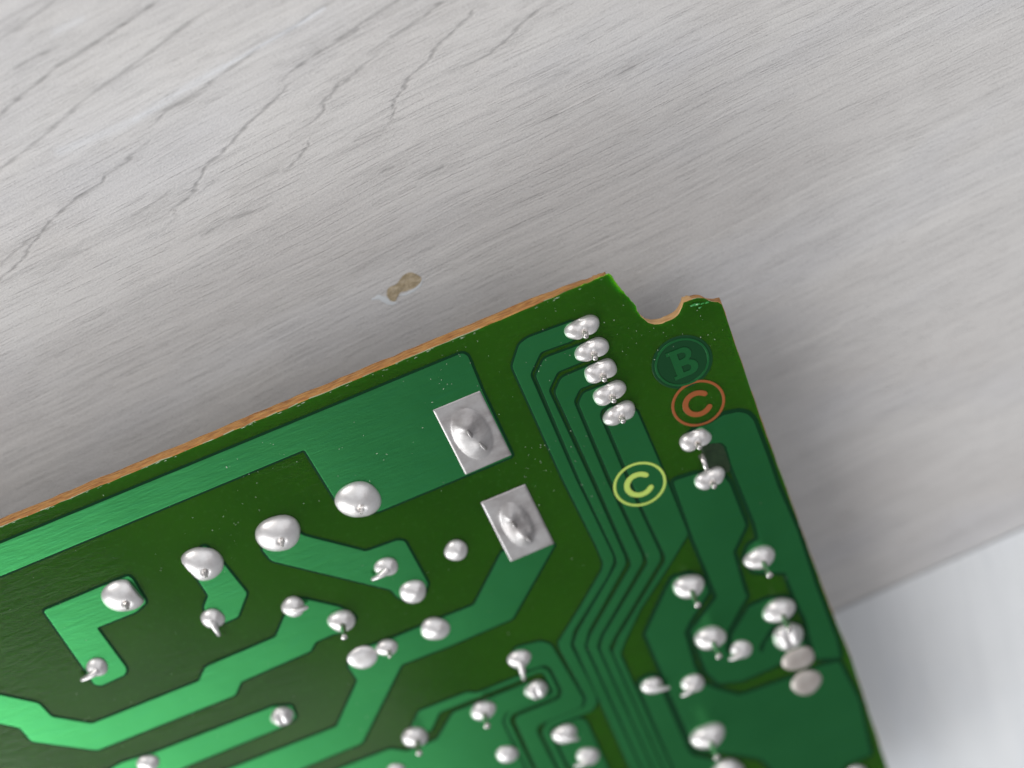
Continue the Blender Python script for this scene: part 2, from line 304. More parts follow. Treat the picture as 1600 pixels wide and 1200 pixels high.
n = NT('bevel_joint')
n.set(Base_Color=(.33, .33, .33, 1), Roughness=.7)
M_gap = n.m
n = NT('bare_fibreboard')
n.lk(n.ramp(n.noise(n.map((1500, 2600, 1500)), 1, 4, .6), [(.3, (.33, .26, .16)), (.55, (.50, .41, .28)), (.8, (.60, .52, .40))]), n.b.inputs['Base Color'])
n.lk(n.bump(n.noise(n.map((2500, 2500, 2500)), 1, 3, .6), .15), n.b.inputs['Normal'])
n.set(Roughness=.9)
M_chip = n.m
n = NT('lifted_pale_film')
n.set(Base_Color=(.70, .73, .76, 1), Roughness=.45)
M_rim = n.m

# --- green solder mask straight on the phenolic board
n = NT('solder_mask_on_board')
o = n.tc.outputs['Object']
c = n.ramp(n.noise(n.map((45, 60, 1)), 1, 3, .5), [(.3, (.012, .062, .002)), (.7, (.019, .084, .003))])
rip = n.noise(n.map((380, 1500, 1), .25), 1, 4, .55, .8)
c = n.mix(n.math('MULTIPLY', n.ramp(n.noise(n.map((1800, 1800, 1)), 1, 4, .7), [(.55, 0.0), (.85, 1.0)]), .25), c, (.07, .20, .05))
n.lk(c, n.b.inputs['Base Color'])
rm = n.ramp(n.noise(n.map((30, 30, 1)), 1, 2), [(.42, 0.0), (.62, 1.0)])
b = n.bump(n.math('MULTIPLY', rip, rm), .05, 1)
b = n.bump(n.noise(n.map((1500, 1500, 1)), 1, 3), .004, 1, b)
n.lk(b, n.b.inputs['Normal'])
n.set(Roughness=.14, Specular_IOR_Level=.18)
n.set(Subsurface_Weight=.9, Subsurface_Radius=(.35, 1.0, .12), Subsurface_Scale=3.5 * MM)
M_mask = n.m

# --- solder mask over copper: the brushed copper shines through
n = NT('solder_mask_on_copper')
scr = n.noise(n.map((350, 3200, 1), .9), 1, 4, .6)
scr2 = n.noise(n.map((420, 2400, 1), -.35), 1, 4, .6)
c = n.ramp(n.noise(n.map((60, 60, 1)), 1, 4, .6), [(.3, (.040, .25, .074)), (.7, (.052, .30, .092))])
c = n.mix(n.math('MULTIPLY', n.ramp(scr, [(.45, 0.0), (.75, 1.0)]), .3), c, (.04, .27, .11))
n.lk(c, n.b.inputs['Base Color'])
b = n.bump(scr, .012, 1)
b = n.bump(scr2, .012, 1, b)
b = n.bump(n.noise(n.map((160, 160, 1)), 1, 3), .02, 1, b)
n.lk(b, n.b.inputs['Normal'])
n.set(Roughness=.31, Metallic=1.0)
M_copper = n.m

n = NT('painted_trace_edge_shade')
n.set(Base_Color=(.005, .034, .012, 1), Roughness=.6, Specular_IOR_Level=.04)  # dark green that paints shade along the trace edges
M_edge_shade = n.m

n = NT('phenolic_board_edge')
f1 = n.noise(n.map((700, 700, 5200)), 1, 5, .65)
c = n.ramp(f1, [(.28, (.16, .055, .015)), (.45, (.42, .18, .045)), (.62, (.62, .33, .10)), (.8, (.24, .085, .022))])
n.lk(c, n.b.inputs['Base Color'])
n.lk(n.bump(f1, .12), n.b.inputs['Normal'])
n.set(Roughness=.6, Subsurface_Weight=.3, Subsurface_Radius=(1, .5, .2), Subsurface_Scale=.8 * MM)
M_phen = n.m
n = NT('component_side')
n.set(Base_Color=(.10, .085, .06, 1), Roughness=.6)
M_under = n.m
n = NT('drilled_notch_wall')
n.lk(n.ramp(n.noise(n.map((900, 900, 3000)), 1, 3), [(.3, (.52, .28, .10)), (.7, (.74, .48, .22))]), n.b.inputs['Base Color'])
n.set(Roughness=.6)
M_notch = n.m
n = NT('frayed_pale_lip')
n.set(Base_Color=(.42, .46, .30, 1), Roughness=.6)
M_lip = n.m

n = NT('bright_solder')
c = n.ramp(n.noise(n.map((700, 700, 700)), 1, 5, .65), [(.3, (.54, .50, .475)), (.45, (.68, .65, .64)), (.7, (.78, .76, .755))])
n.lk(c, n.b.inputs['Base Color'])
b = n.bump(n.noise(n.map((350, 350, 350)), 1, 2), .03, 1)
b = n.bump(n.noise(n.map((5000, 5000, 5000)), 1, 2), .004, 1, b)
n.lk(b, n.b.inputs['Normal'])
n.lk(n.ramp(n.noise(n.map((900, 900, 900)), 1, 3), [(.3, .32), (.7, .44)]), n.b.inputs['Roughness'])
n.set(Metallic=.6)
M_solder = n.m

n = NT('dull_tinned_pad')
c = n.ramp(n.noise(n.map((260, 500, 260), .5), 1, 5, .65), [(.3, (.29, .265, .26)), (.5, (.40, .38, .375)), (.75, (.49, .48, .48))])
n.lk(c, n.b.inputs['Base Color'])
b = n.bump(n.noise(n.map((600, 600, 600)), 1, 4, .6), .05, 1)
n.lk(b, n.b.inputs['Normal'])
n.set(Metallic=.45, Roughness=.36)
M_pad = n.m

n = NT('dull_solder')
c = n.ramp(n.noise(n.map((900, 900, 900)), 1, 4, .6), [(.3, (.38, .33, .30)), (.7, (.50, .46, .43))])
n.lk(c, n.b.inputs['Base Color'])
n.set(Metallic=.5, Roughness=.45)
M_dull = n.m
n = NT('tinned_wire')
n.set(Base_Color=(.72, .68, .65, 1), Metallic=.95, Roughness=.25)
M_wire = n.m
n = NT('copper_wire_end')
n.set(Base_Color=(.55, .33, .25, 1), Metallic=.9, Roughness=.35)
M_cut = n.m


def ink(name, col):
    n = NT(name)
    c = n.mix(n.math('MULTIPLY', n.ramp(n.noise(n.map((2500, 2500, 1)), 1, 3, .7), [(.5, 0.0), (.8, 1.0)]), .35), col, tuple(x * .6 for x in col))
    n.lk(c, n.b.inputs['Base Color'])
    n.set(Roughness=.5, Specular_IOR_Level=.3)
    return n.m


M_yellow = ink('yellow_green_print', (.42, .56, .11))
M_orange = ink('orange_print', (.27, .075, .018))
n = NT('dust')
n.set(Base_Color=(.55, .62, .5, 1), Roughness=.8, Alpha=1)
M_dust = n.m
n = NT('thick_mask_in_mark')
n.set(Base_Color=(.006, .046, .014, 1), Roughness=.3, Specular_IOR_Level=.2)
M_disc = n.m
n = NT('burnt_flux')
n.lk(n.ramp(n.noise(n.map((2600, 2600, 1)), 1, 3, .6), [(.4, (.006, .022, .005)), (.75, (.018, .04, .012))]), n.b.inputs['Base Color'])
n.set(Roughness=.35)
M_flux = n.m
n = NT('lifted_mask')
n.set(Base_Color=(.05, .30, .07, 1), Roughness=.12)
M_shard = n.m
n = NT('black_can')
n.set(Base_Color=(.02, .02, .025, 1), Roughness=.4)
M_can = n.m

# ------------------------------------------------------------ floor
ca, sa = math.cos(ANG), math.sin(ANG)


def to_uv(x, y):
    return x * ca + y * sa, -x * sa + y * ca


seam_v = sum(to_uv(*p)[1] for p in SEAM) / 2
nprng = np.random.RandomState(5)


def vnoise1(x, cell, seed):
    r = np.random.RandomState(seed).rand(4096)
    t = x / cell
    i = np.floor(t).astype(int)
    f = t - i
    f = f * f * (3 - 2 * f)
    return r[i % 4096] * (1 - f) + r[(i + 1) % 4096] * f


def seg_dist(U, V, a, b):
    d = (b[0] - a[0], b[1] - a[1])
    L2 = d[0] ** 2 + d[1] ** 2 + 1e-9
    t = np.clip(((U - a[0]) * d[0] + (V - a[1]) * d[1]) / L2, 0, 1)
    return np.hypot(U - a[0] - t * d[0], V - a[1] - t * d[1]), t


def graded(lo, f0, f1, hi, fine, coarse):
    a = list(np.arange(f0, f1, fine))
    x = f0
    left = []
    st = fine
    while x > lo:
        st = min(st * 1.25, coarse)
        x -= st
        left.append(x)
    x = a[-1]
    right = []
    st = fine
    while x < hi:
        st = min(st * 1.25, coarse)
        x += st
        right.append(x)
    return np.array(left[::-1] + a + right)


us = graded(-450, -62, 12, 400, .13, 14)
vs = graded(seam_v + .35, 9, 49, 330, .10, 14)
vs[0] = seam_v + .35
U, V = np.meshgrid(us, vs)
# the grain lines step along the fibres
jU = U + .9 * (vnoise1(V, .45, 1) - .5) + .45 * (vnoise1(V, .14, 2) - .5)
ph = 2 * np.pi * (V / .42 + 1.6 * vnoise1(U, 5.0, 21) + .9 * vnoise1(V, 1.3, 22))
jV = V - .85 * .42 / (2 * np.pi) * np.sin(ph)
groove = np.zeros_like(U)
for pts in CRACKS:
    q = [to_uv(*p) for p in pts]
    K = len(q) - 1
    x0 = min(p[0] for p in q) - 2
    x1 = max(p[0] for p in q) + 2
    y0 = min(p[1] for p in q) - 1
    y1 = max(p[1] for p in q) + 1
    iu = np.where((us > x0) & (us < x1))[0]
    iv = np.where((vs > y0) & (vs < y1))[0]
    if not len(iu) or not len(iv):
        continue
    sl = (slice(iv[0], iv[-1] + 1), slice(iu[0], iu[-1] + 1))
    amp = .85 + .3 * nprng.rand()
    for k in range(K):
        d, t = seg_dist(jU[sl], jV[sl], q[k], q[k + 1])
        g = (k + t) / K
        taper = np.clip(np.minimum(g, 1 - g) * 8, .45, 1)
        var = .75 + .35 * vnoise1(U[sl] * .8 + V[sl] * 3, .5, 9)
        val = amp * taper * var * np.exp(-(d / .12) ** 2)
        groove[sl] = np.maximum(groove[sl], val)
# short fibre nicks hanging off the grain lines
for _ in range(1100):
    pts = CRACKS[nprng.randint(len(CRACKS))]
    k = nprng.randint(len(pts) - 1)
    t = nprng.rand()
    x = pts[k][0] * (1 - t) + pts[k + 1][0] * t + nprng.randn() * .8
    y = pts[k][1] * (1 - t) + pts[k + 1][1] * t + nprng.randn() * .5
    a = to_uv(x, y)
    L = 1.2 + 4.5 * nprng.rand() ** 2
    a = (a[0] - L * nprng.rand(), a[1])
    sl0 = .03 * nprng.randn() + .04
    b = (a[0] + L, a[1] + L * sl0)
    iu = np.where((us > a[0] - .5) & (us < b[0] + .5))[0]
    iv = np.where((vs > a[1] - .6) & (vs < b[1] + .6))[0]
    if len(iu) < 2 or len(iv) < 2:
        continue
    sl = (slice(iv[0], iv[-1] + 1), slice(iu[0], iu[-1] + 1))
    d, t = seg_dist(U[sl], V[sl], a, b)
    val = (.10 + .26 * nprng.rand()) * np.clip(np.minimum(t, 1 - t) * 4, .1, 1) * np.exp(-(d / .08) ** 2)
    groove[sl] = np.maximum(groove[sl], val)

scuff = np.zeros_like(U)
for pts, wd, am in SCUFFS:
    q = [to_uv(*p) for p in pts]
    for k in range(len(q) - 1):
        d, t = seg_dist(U, V, q[k], q[k + 1])
        scuff = np.maximum(scuff, am * np.exp(-(d / wd) ** 2) * (.5 + .7 * vnoise1(V * 3 + U * .2, .25, 4)))
Z = -.10 * groove + .02 * (vnoise1(V, 2.1, 11) - .5)
# the chipped spot sinks below the film of the laminate
chip_uv = ccw([to_uv(*p) for p in CHIP])
nu, nv = len(us), len(vs)
X = U * ca - V * sa
Y = U * sa + V * ca
verts = np.stack([X, Y, Z], -1).reshape(-1, 3) * MM
idx = np.arange(nu * nv).reshape(nv, nu)
quads = np.stack([idx[:-1, :-1], idx[:-1, 1:], idx[1:, 1:], idx[1:, :-1]], -1).reshape(-1, 4)
me = bpy.data.meshes.new('plank')
me.vertices.add(len(verts))
me.vertices.foreach_set('co', verts.ravel())
me.loops.add(quads.size)
me.loops.foreach_set('vertex_index', quads.ravel())
me.polygons.add(len(quads))
me.polygons.foreach_set('loop_start', np.arange(0, quads.size, 4))
me.polygons.foreach_set('loop_total', np.full(len(quads), 4))
me.polygons.foreach_set('use_smooth', np.ones(len(quads), bool))
me.update()
for nm, arr in (('groove', groove), ('scuff', scuff)):
    at = me.attributes.new(nm, 'FLOAT', 'POINT')
    at.data.foreach_set('value', arr.ravel().astype(np.float32))

floor = bpy.data.objects.new('floor', None)
S.collection.objects.link(floor)
floor['kind'] = 'structure'
floor['label'] = 'pale grey wood grain laminate floor under the circuit board'
plank = link('plank', me, floor, M_wood)
plank['label'] = 'grey brown plank with dark cathedral grain lines'


def uvbox(u0, u1, prof, name, mat):
    """long bar in plank direction with a cross-section profile [(v, z)]"""
    vv, ff = [], []
    for u in (u0, u1):
        for v_, z in prof:
            vv.append((u * ca - v_ * sa, u * sa + v_ * ca, z))
    k = len(prof)
    for i in range(k - 1):
        ff.append((i, i + 1, k + i + 1, k + i))
    return vv, ff


# rounded shoulder of the plank, the joint, and the next plank
vv, ff = uvbox(-450, 400, [(seam_v + .35, 0), (seam_v + .2, -.12), (seam_v + .12, -.5), (seam_v+.1, -8)], 'x', None)
link('plank_edge', mesh('plank_edge', vv, ff), floor, M_gap)
prof = [(seam_v - .5, -8), (seam_v - .5, -.75), (seam_v - .6, -.5), (seam_v - .9, -.4), (seam_v - 300, -.4)]
vv, ff = uvbox(-450, 400, prof, 'x', None)
me = mesh('plank', vv, ff)
p2 = link('plank', me, floor, M_white)
p2['label'] = 'whiter plank beyond the joint'
vv, ff = uvbox(-460, 410, [(400, -8.2), (seam_v - 320, -8.2)], 'x', None)
link('subfloor', mesh('subfloor', vv, ff), floor, M_gap)

# chipped spot
cc = round_corners(ccw(CHIP), .25, 3)
oc = offset(cc, .03)
vv = [(x, y, .035) for x, y in oc]
cx = sum(p[0] for p in cc) / len(cc)
cy = sum(p[1] for p in cc) / len(cc)
N = len(cc)
ff = []
rings = [oc]
for s, z in ((.9, .02), (.75, .012), (.45, .02), (.15, .03)):
    ring = [(cx + (x - cx) * s + rnd.uniform(-.03, .03), cy + (y - cy) * s + rnd.uniform(-.03, .03)) for x, y in cc]
    base = len(vv)
    vv += [(x, y, z + rnd.uniform(0, .02)) for x, y in ring]
    for i in range(N):
        j = (i + 1) % N
        ff.append((base - N + i, base - N + j, base + j, base + i))
ff.append(tuple(range(len(vv) - N, len(vv))))
chip = link('chipped_spot', mesh('chipped_spot', vv, ff, True), floor, M_chip)
chip['label'] = 'small tan chip in the grey plank'


def ribbon(pts, wid, z, taper=True):
    vv, ff = [], []
    pts = [Vector(p) for p in pts]
    # resample smooth
    P = []
    for i in range(len(pts) - 1):
        for k in range(5):
            P.append(pts[i].lerp(pts[i + 1], k / 5))
    P.append(pts[-1])
    K = len(P)
    for i, p in enumerate(P):
        d = (P[min(i + 1, K - 1)] - P[max(i - 1, 0)]).normalized()
        nn = Vector((-d.y, d.x))
        t = i / (K - 1)
        ww = wid * (math.sin(math.pi * min(max(t, .04), .96)) ** .6 if taper else 1) * .5 * rnd.uniform(.8, 1.2)
        vv += [(p.x + nn.x * ww, p.y + nn.y * ww, z * .3), (p.x, p.y, z), (p.x - nn.x * ww, p.y - nn.y * ww, z * .3)]
    for i in range(K - 1):
        for s in (0, 1):
            ff.append((3 * i + s, 3 * i + s + 1, 3 * i + 4 + s, 3 * i + 3 + s))
    return vv, ff


for pts, wd in zip(CHIP_RIM, (.6, .28)):
    vv, ff = ribbon(pts, wd, .05)
    link('lifted_film', mesh('lifted_film', vv, ff, True), floor, M_rim)

# ------------------------------------------------------------ the board
TOP = 12.0
THK = 1.35
board = bpy.data.objects.new('circuit_board', None)
S.collection.objects.link(board)
board['label'] = 'green circuit board, solder side up, with a notched corner'
board['category'] = 'circuit board'


def snap_board(p):
    return p


out0 = [tuple(p) for p in BOARD]
# close it as the rectangle the board is
out0 = [p for p in out0 if p[1] > -70 and p[0] > -78]
out0 = [(-105.0, 7.1)] + out0 + [(-.3, -84.0), (-105.0, -84.0)]
res = []
for i, p in enumerate(out0):
    q = out0[(i + 1) % len(out0)]
    L = math.dist(p, q)
    res.append(p)
    big = L > 6
    k = int(L / (1.0 if big else .25))
    for j in range(1, k):
        t = j / k
        x, y = p[0] + (q[0] - p[0]) * t, p[1] + (q[1] - p[1]) * t
        a = .05 if not (-9 < x < 0 and y > 0) else .05
        if y > -80 and x > -104:
            x += rnd.uniform(-a, a) * .6
            y += rnd.uniform(-a, a)
        res.append((x, y))
out1 = ccw(res)


def undercut(x, y):
    # the snapped-off side of the notch slopes back under the face
    if -8.6 < x < -7.0 and y > 1.2:
        return -.55
    if -2.6 < x < -.0 and y > .2:
        return -.45
    if -7.2 < x < -2.6 and y > .3:
        return -.28
    return 0.0


off = offset(out1, 1.0)


def shift(i, d):
    a, b = out1[i], off[i]
    L = math.dist(a, b) or 1
    return (a[0] + (b[0] - a[0]) / L * d, a[1] + (b[1] - a[1]) / L * d)


N = len(out1)
# core: side walls and underside
lv = []
levels = [(0, 0), (-.05, .03), (-.35, .05), (-.80, .09), (-1.25, .07), (-THK, .02)]
vv, ff = [], []
for li, (dz, d) in enumerate(levels):
    for i, (x, y) in enumerate(out1):
        u = undercut(x, y) * (-dz / THK)
        near_corner = max(0, 1 - abs(x + 8.5) / 7) if y > 5 else 0
        dd = d + u + rnd.uniform(-.035, .035) * (li > 0) - near_corner * .12 * li
        px, py = shift(i, dd)
        vv.append((px, py, TOP + dz))
for li in range(len(levels) - 1):
    a, b = li * N, (li + 1) * N
    for i in range(N):
        j = (i + 1) % N
        ff.append((a + i, b + i, b + j, a + j))
pts = [(v[0], v[1]) for v in vv[-N:]]
base = (len(levels) - 1) * N
for t in fix_tri(tess(pts), pts):
    ff.append((base + t[0], base + t[2], base + t[1]))
pts = [(v[0], v[1]) for v in vv[:N]]
for t in fix_tri(tess(pts), pts):
    ff.append(tuple(t))
# the face under the solder mask closes the same solid, so light can travel inside the board
n_side = (len(levels) - 1) * N
me = mesh('base_board', vv, ff)
core = link('base_board', me, board, [M_phen, M_mask, M_lip, M_notch, M_under])
n_bot = len(fix_tri(tess([(v[0], v[1]) for v in vv[-N:]]), [(v[0], v[1]) for v in vv[-N:]]))
for i, pl in enumerate(me.polygons):
    if i < n_side:
        pl.use_smooth = True
        if -7.3 * MM < pl.center.x < -2.3 * MM and pl.center.y > .3 * MM:
            pl.material_index = 3
            continue
        if i < N and (rnd.random() < .55):
            pl.material_index = 2
    elif i >= n_side + n_bot:
        pl.material_index = 1
    else:
        pl.material_index = 4

TZ = TOP + .06


def trace(name, pts, z=TZ, r=.45, skirt=.2, mats=None):
    p = ccw(round_corners(ccw(pts), r))
    k = len(p)
    o1 = offset(p, .05)
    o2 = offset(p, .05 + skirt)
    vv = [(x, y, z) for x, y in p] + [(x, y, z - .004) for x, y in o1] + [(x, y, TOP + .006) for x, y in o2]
    ff = fix_tri(tess(p), p)
    nt = len(ff)
    for a, b in ((0, k), (k, 2 * k)):
        for i in range(k):
            j = (i + 1) % k
            ff.append((a + i, b + i, b + j, a + j))
    me = mesh(name, vv, ff)
    o = link(name, me, board, mats or [M_copper, M_edge_shade])
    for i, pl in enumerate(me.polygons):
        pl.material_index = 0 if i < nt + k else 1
    return o


SMALL = {'a', 'b', 'c', 'd', 'e', 't9', 't10', 't12'}
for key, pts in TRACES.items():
    trace('copper_trace', pts, r=.35 if key in SMALL else .3, skirt=.2 if key in SMALL else (.42 if key in ('t13', 't14', 't14b', 't16') else .24))  # wider skirts paint more shade into the gaps between traces

# ------------------------------------------------------------ printed and etched marks


def annulus(cx, cy, ro, ri, z, h, n=72, a0=0.0, a1=360.0, cap=False):
    vv, ff = [], []
    full = abs(a1 - a0 - 360) < 1e-6
    K = n if full else n + 1
    for i in range(K):
        a = math.radians(a0 + (a1 - a0) * i / n)
        c, s = math.cos(a), math.sin(a)
        for r_, z_ in ((ro, z), (ro - .03, z + h), (ri + .03, z + h), (ri, z)):
            vv.append((cx + c * r_, cy + s * r_, z_))
    for i in range(n):
        a = 4 * i
        b = 4 * ((i + 1) % K)
        for k in range(3):
            ff.append((a + k, b + k, b + k + 1, a + k + 1))
    if not full:
        # rounded ends
        for i, sg in ((0, -1), (K - 1, 1)):
            a = math.radians(a0 if i == 0 else a1)
            rm, hw = (ro + ri) / 2, (ro - ri) / 2
            b0 = len(vv)
            M_ = 8
            ctr = (cx + math.cos(a) * rm, cy + math.sin(a) * rm)
            vv.append((ctr[0], ctr[1], z + h - .0004))
            for k in range(M_ + 1):
                th = a + sg * math.pi * k / M_
                vv.append((ctr[0] + math.cos(th) * (hw - .015), ctr[1] + math.sin(th) * (hw - .015), z + h - .0004))
            for k in range(M_):
                f_ = (b0, b0 + 1 + k, b0 + 2 + k)
                ff.append(f_ if sg > 0 else f_[::-1])
    return vv, ff


def merge(*parts):
    V_, F_ = [], []
    for vv, ff in parts:
        b = len(V_)
        V_ += vv
        F_ += [tuple(i + b for i in f) for f in ff]
    return V_, F_


def c_mark(i, mat, z):
    (cx, cy), d = RINGS[i]
    R = d / 2
    ring = annulus(cx, cy, R, R - .27, z, .016)
    r1 = R * .575
    let = annulus(cx - .05, cy - .02, r1, r1 - .56, z, .016, 40, 40, 320)
    vv, ff = merge(ring, let)
    return link('printed_mark', mesh('printed_mark', vv, ff), board, mat)


z_print = TZ + .012
o = c_mark(2, M_yellow, z_print)
o['label'] = 'yellow green letter C in a ring'
o = c_mark(1, M_orange, TOP + .03)
o['label'] = 'orange letter C in a ring'
# etched B in a ring, copper under the mask
(bx, by), bd = RINGS[0]
R = bd / 2
vv, ff = annulus(bx, by, R + .28, .001, TOP + .004, .012, 64)
halo = link('mark_background', mesh('mark_background', vv, ff), board, M_disc)
vv, ff = annulus(bx, by, R, R - .24, TOP + .016, .05)
cv = bpy.data.curves.new('letter', 'CURVE')
cv.dimensions = '2D'
cv.fill_mode = 'BOTH'
cv.extrude = .02


def spl(pts):
    s = cv.splines.new('POLY')
    s.points.add(len(pts) - 1)
    for p, (x, y) in zip(s.points, pts):
        p.co = (x, y, 0, 1)
    s.use_cyclic_u = True


def bowl(x0, cx_, cy_, rx, ry, k=12):
    return [(cx_ + rx * math.cos(t), cy_ + ry * math.sin(t)) for t in [(-math.pi / 2 + math.pi * i / k) for i in range(k + 1)]]


h_ = 1.22
BS = 1.28
outer = [(-.95, -h_), (.25, -h_)] + bowl(0, .25, -.58, .72, .64)[1:-1] + [(.52, .06)] + bowl(0, .2, .62, .62, .60)[2:-1] + [(.2, h_), (-.95, h_), (-.95, h_ - .3), (-.72, h_ - .3), (-.72, -h_ + .3), (-.95, -h_ + .3)]
spl(outer)
spl([(-.2, -.84), (.15, -.84)] + bowl(0, .15, -.56, .3, .28)[1:-1] + [(.15, -.28), (-.2, -.28)])
spl([(-.2, .28), (.12, .28)] + bowl(0, .12, .56, .26, .26)[1:-1] + [(.12, .84), (-.2, .84)])
tmp = bpy.data.objects.new('tmp', cv)
S.collection.objects.link(tmp)
dg = bpy.context.evaluated_depsgraph_get()
lm = bpy.data.meshes.new_from_object(tmp.evaluated_get(dg))
lv = [(v.co.x * BS + bx + .05, v.co.y * BS + by, v.co.z + TOP + .045) for v in lm.vertices]
lf = [tuple(p.vertices) for p in lm.polygons]
bpy.data.objects.remove(tmp)
vv, ff = merge((vv, ff), (lv, lf))
o = link('etched_mark', mesh('etched_mark', vv, ff), board, M_copper)
o['label'] = 'green letter B in a ring, under the mask'

# ------------------------------------------------------------ solder joints


def joint_mesh(name, rx, ry, H, kind, seed, clip=None):
    r_ = random.Random(seed)
    ph = [r_.uniform(0, 6.28) for _ in range(4)]
    am = [.04, .04, .025, .015]
    nt, nr = 40, 13
    vv, ff = [], []

    def pos0(rho, th):
        c, s_ = math.cos(th), math.sin(th)
        return rho * (.56 * math.tanh(2.5 * c) / math.tanh(2.5) + c), rho * s_ * (1 - .10 * math.exp(-(c / .35) ** 2))

    def hfun(x, y):
        rho = min(1, math.hypot(x, y))
        if kind == 'flat':
            z = .42 * (1 - rho ** 4) ** .7
        elif kind == 'cone':
            z = .92 * (1 - rho ** 2.0) ** .6 + .06 * math.exp(-((x ** 2 + y ** 2) / .2)) - .24 * math.exp(-(((x - .05) ** 2 + (y + .20) ** 2) / .03))
        elif kind == 'oval':
            z = 0
            px_, py_ = pos0(rho, math.atan2(y, x))
            s1 = max(0, 1.06 - ((px_ - .60) ** 2 + (py_ / .98) ** 2)) ** .5
            s2 = max(0, 1.06 - ((px_ + .60) ** 2 + (py_ / .98) ** 2)) ** .5
            z = (s1 ** 7 + s2 ** 7) ** (1 / 7)
            z -= .22 * math.exp(-(px_ ** 2 / .03 + (py_ + .35) ** 2 / .2))
        elif kind == 'split':
            b_ = (1 - rho ** 2) ** .5
            z = b_ * (.7 + .35 * math.exp(-((x - .4) ** 2 / .1)) + .35 * math.exp(-((x + .4) ** 2 / .1))) - .25 * math.exp(-(x ** 2 / .02 + (y - .55) ** 2 / .15)) * b_
        elif kind == 'pin':
            z = .85 * (1 - rho ** 2) ** .5 + .20 * math.exp(-((x - .1) ** 2 + (y + .1) ** 2) / .06)
        else:
            z = .85 * (1 - rho ** 2.1) ** .55 + .12 * math.exp(-((x - .2) ** 2 + (y - .1) ** 2) / .1)
        return max(0, z) * H

    def pos(rho, th):
        k = 1 + sum(a * math.sin((i + 1) * th + p) for i, (a, p) in enumerate(zip(am, ph)))
        x, y = rho * math.cos(th) * k, rho * math.sin(th) * k
        if kind == 'oval':
            x, y = pos0(rho, th)
            return x * k, y * ry * k
        if clip:
            nx, ny, c = clip
            d = x * nx + y * ny
            lim = c * (.35 + .65 * rho) if d > 0 else 9
            if d > c * rho ** .2 and rho > .3:
                e = d - c
                if e > 0:
                    x -= nx * e
                    y -= ny * e
        return x * rx, y * ry

    vv.append((0, 0, hfun(0, 0)))
    for i in range(1, nr + 1):
        rho = math.sin(math.pi / 2 * i / nr)
        for j in range(nt):
            th = 2 * math.pi * j / nt
            x, y = pos(rho, th)
            vv.append((x, y, hfun(rho * math.cos(th), rho * math.sin(th))))
    for j in range(nt):
        ff.append((0, 1 + j, 1 + (j + 1) % nt))
    for i in range(nr - 1):
        for j in range(nt):
            a = 1 + i * nt
            b = a + nt
            k = (j + 1) % nt
            ff.append((a + j, b + j, b + k, a + k))
    # short wall down onto the mask
    a = 1 + (nr - 1) * nt
    b = len(vv)
    for j in range(nt):
        x, y, z = vv[a + j]
        vv.append((x * 1.02, y * 1.02, -.08))
    for j in range(nt):
        k = (j + 1) % nt
        ff.append((a + j, b + j, b + k, a + k))
    return mesh(name, vv, ff, True)


def tube(pts, radii, n=10, flat=1.0):
    vv, ff = [], []
    P = [Vector(p) for p in pts]
    K = len(P)
    for i, p in enumerate(P):
        d = (P[min(i + 1, K - 1)] - P[max(i - 1, 0)]).normalized()
        a = Vector((0, 0, 1)) if abs(d.z) < .8 else Vector((1, 0, 0))
        e1 = d.cross(a).normalized()
        e2 = d.cross(e1)
        for j in range(n):
            t = 2 * math.pi * j / n
            q = p + (e1 * math.cos(t) * flat + e2 * math.sin(t)) * radii[i]
            vv.append(tuple(q))
    for i in range(K - 1):
        for j in range(n):
            k = (j + 1) % n
            ff.append((i * n + j, i * n + k, (i + 1) * n + k, (i + 1) * n + j))
    ff.append(tuple((K - 1) * n + j for j in range(n)))
    return vv, ff


def at_joint(name, me, x, y, z, parent, mat):
    o = link(name, me, parent, mat)
    o.location = (x * MM, y * MM, z * MM)
    return o


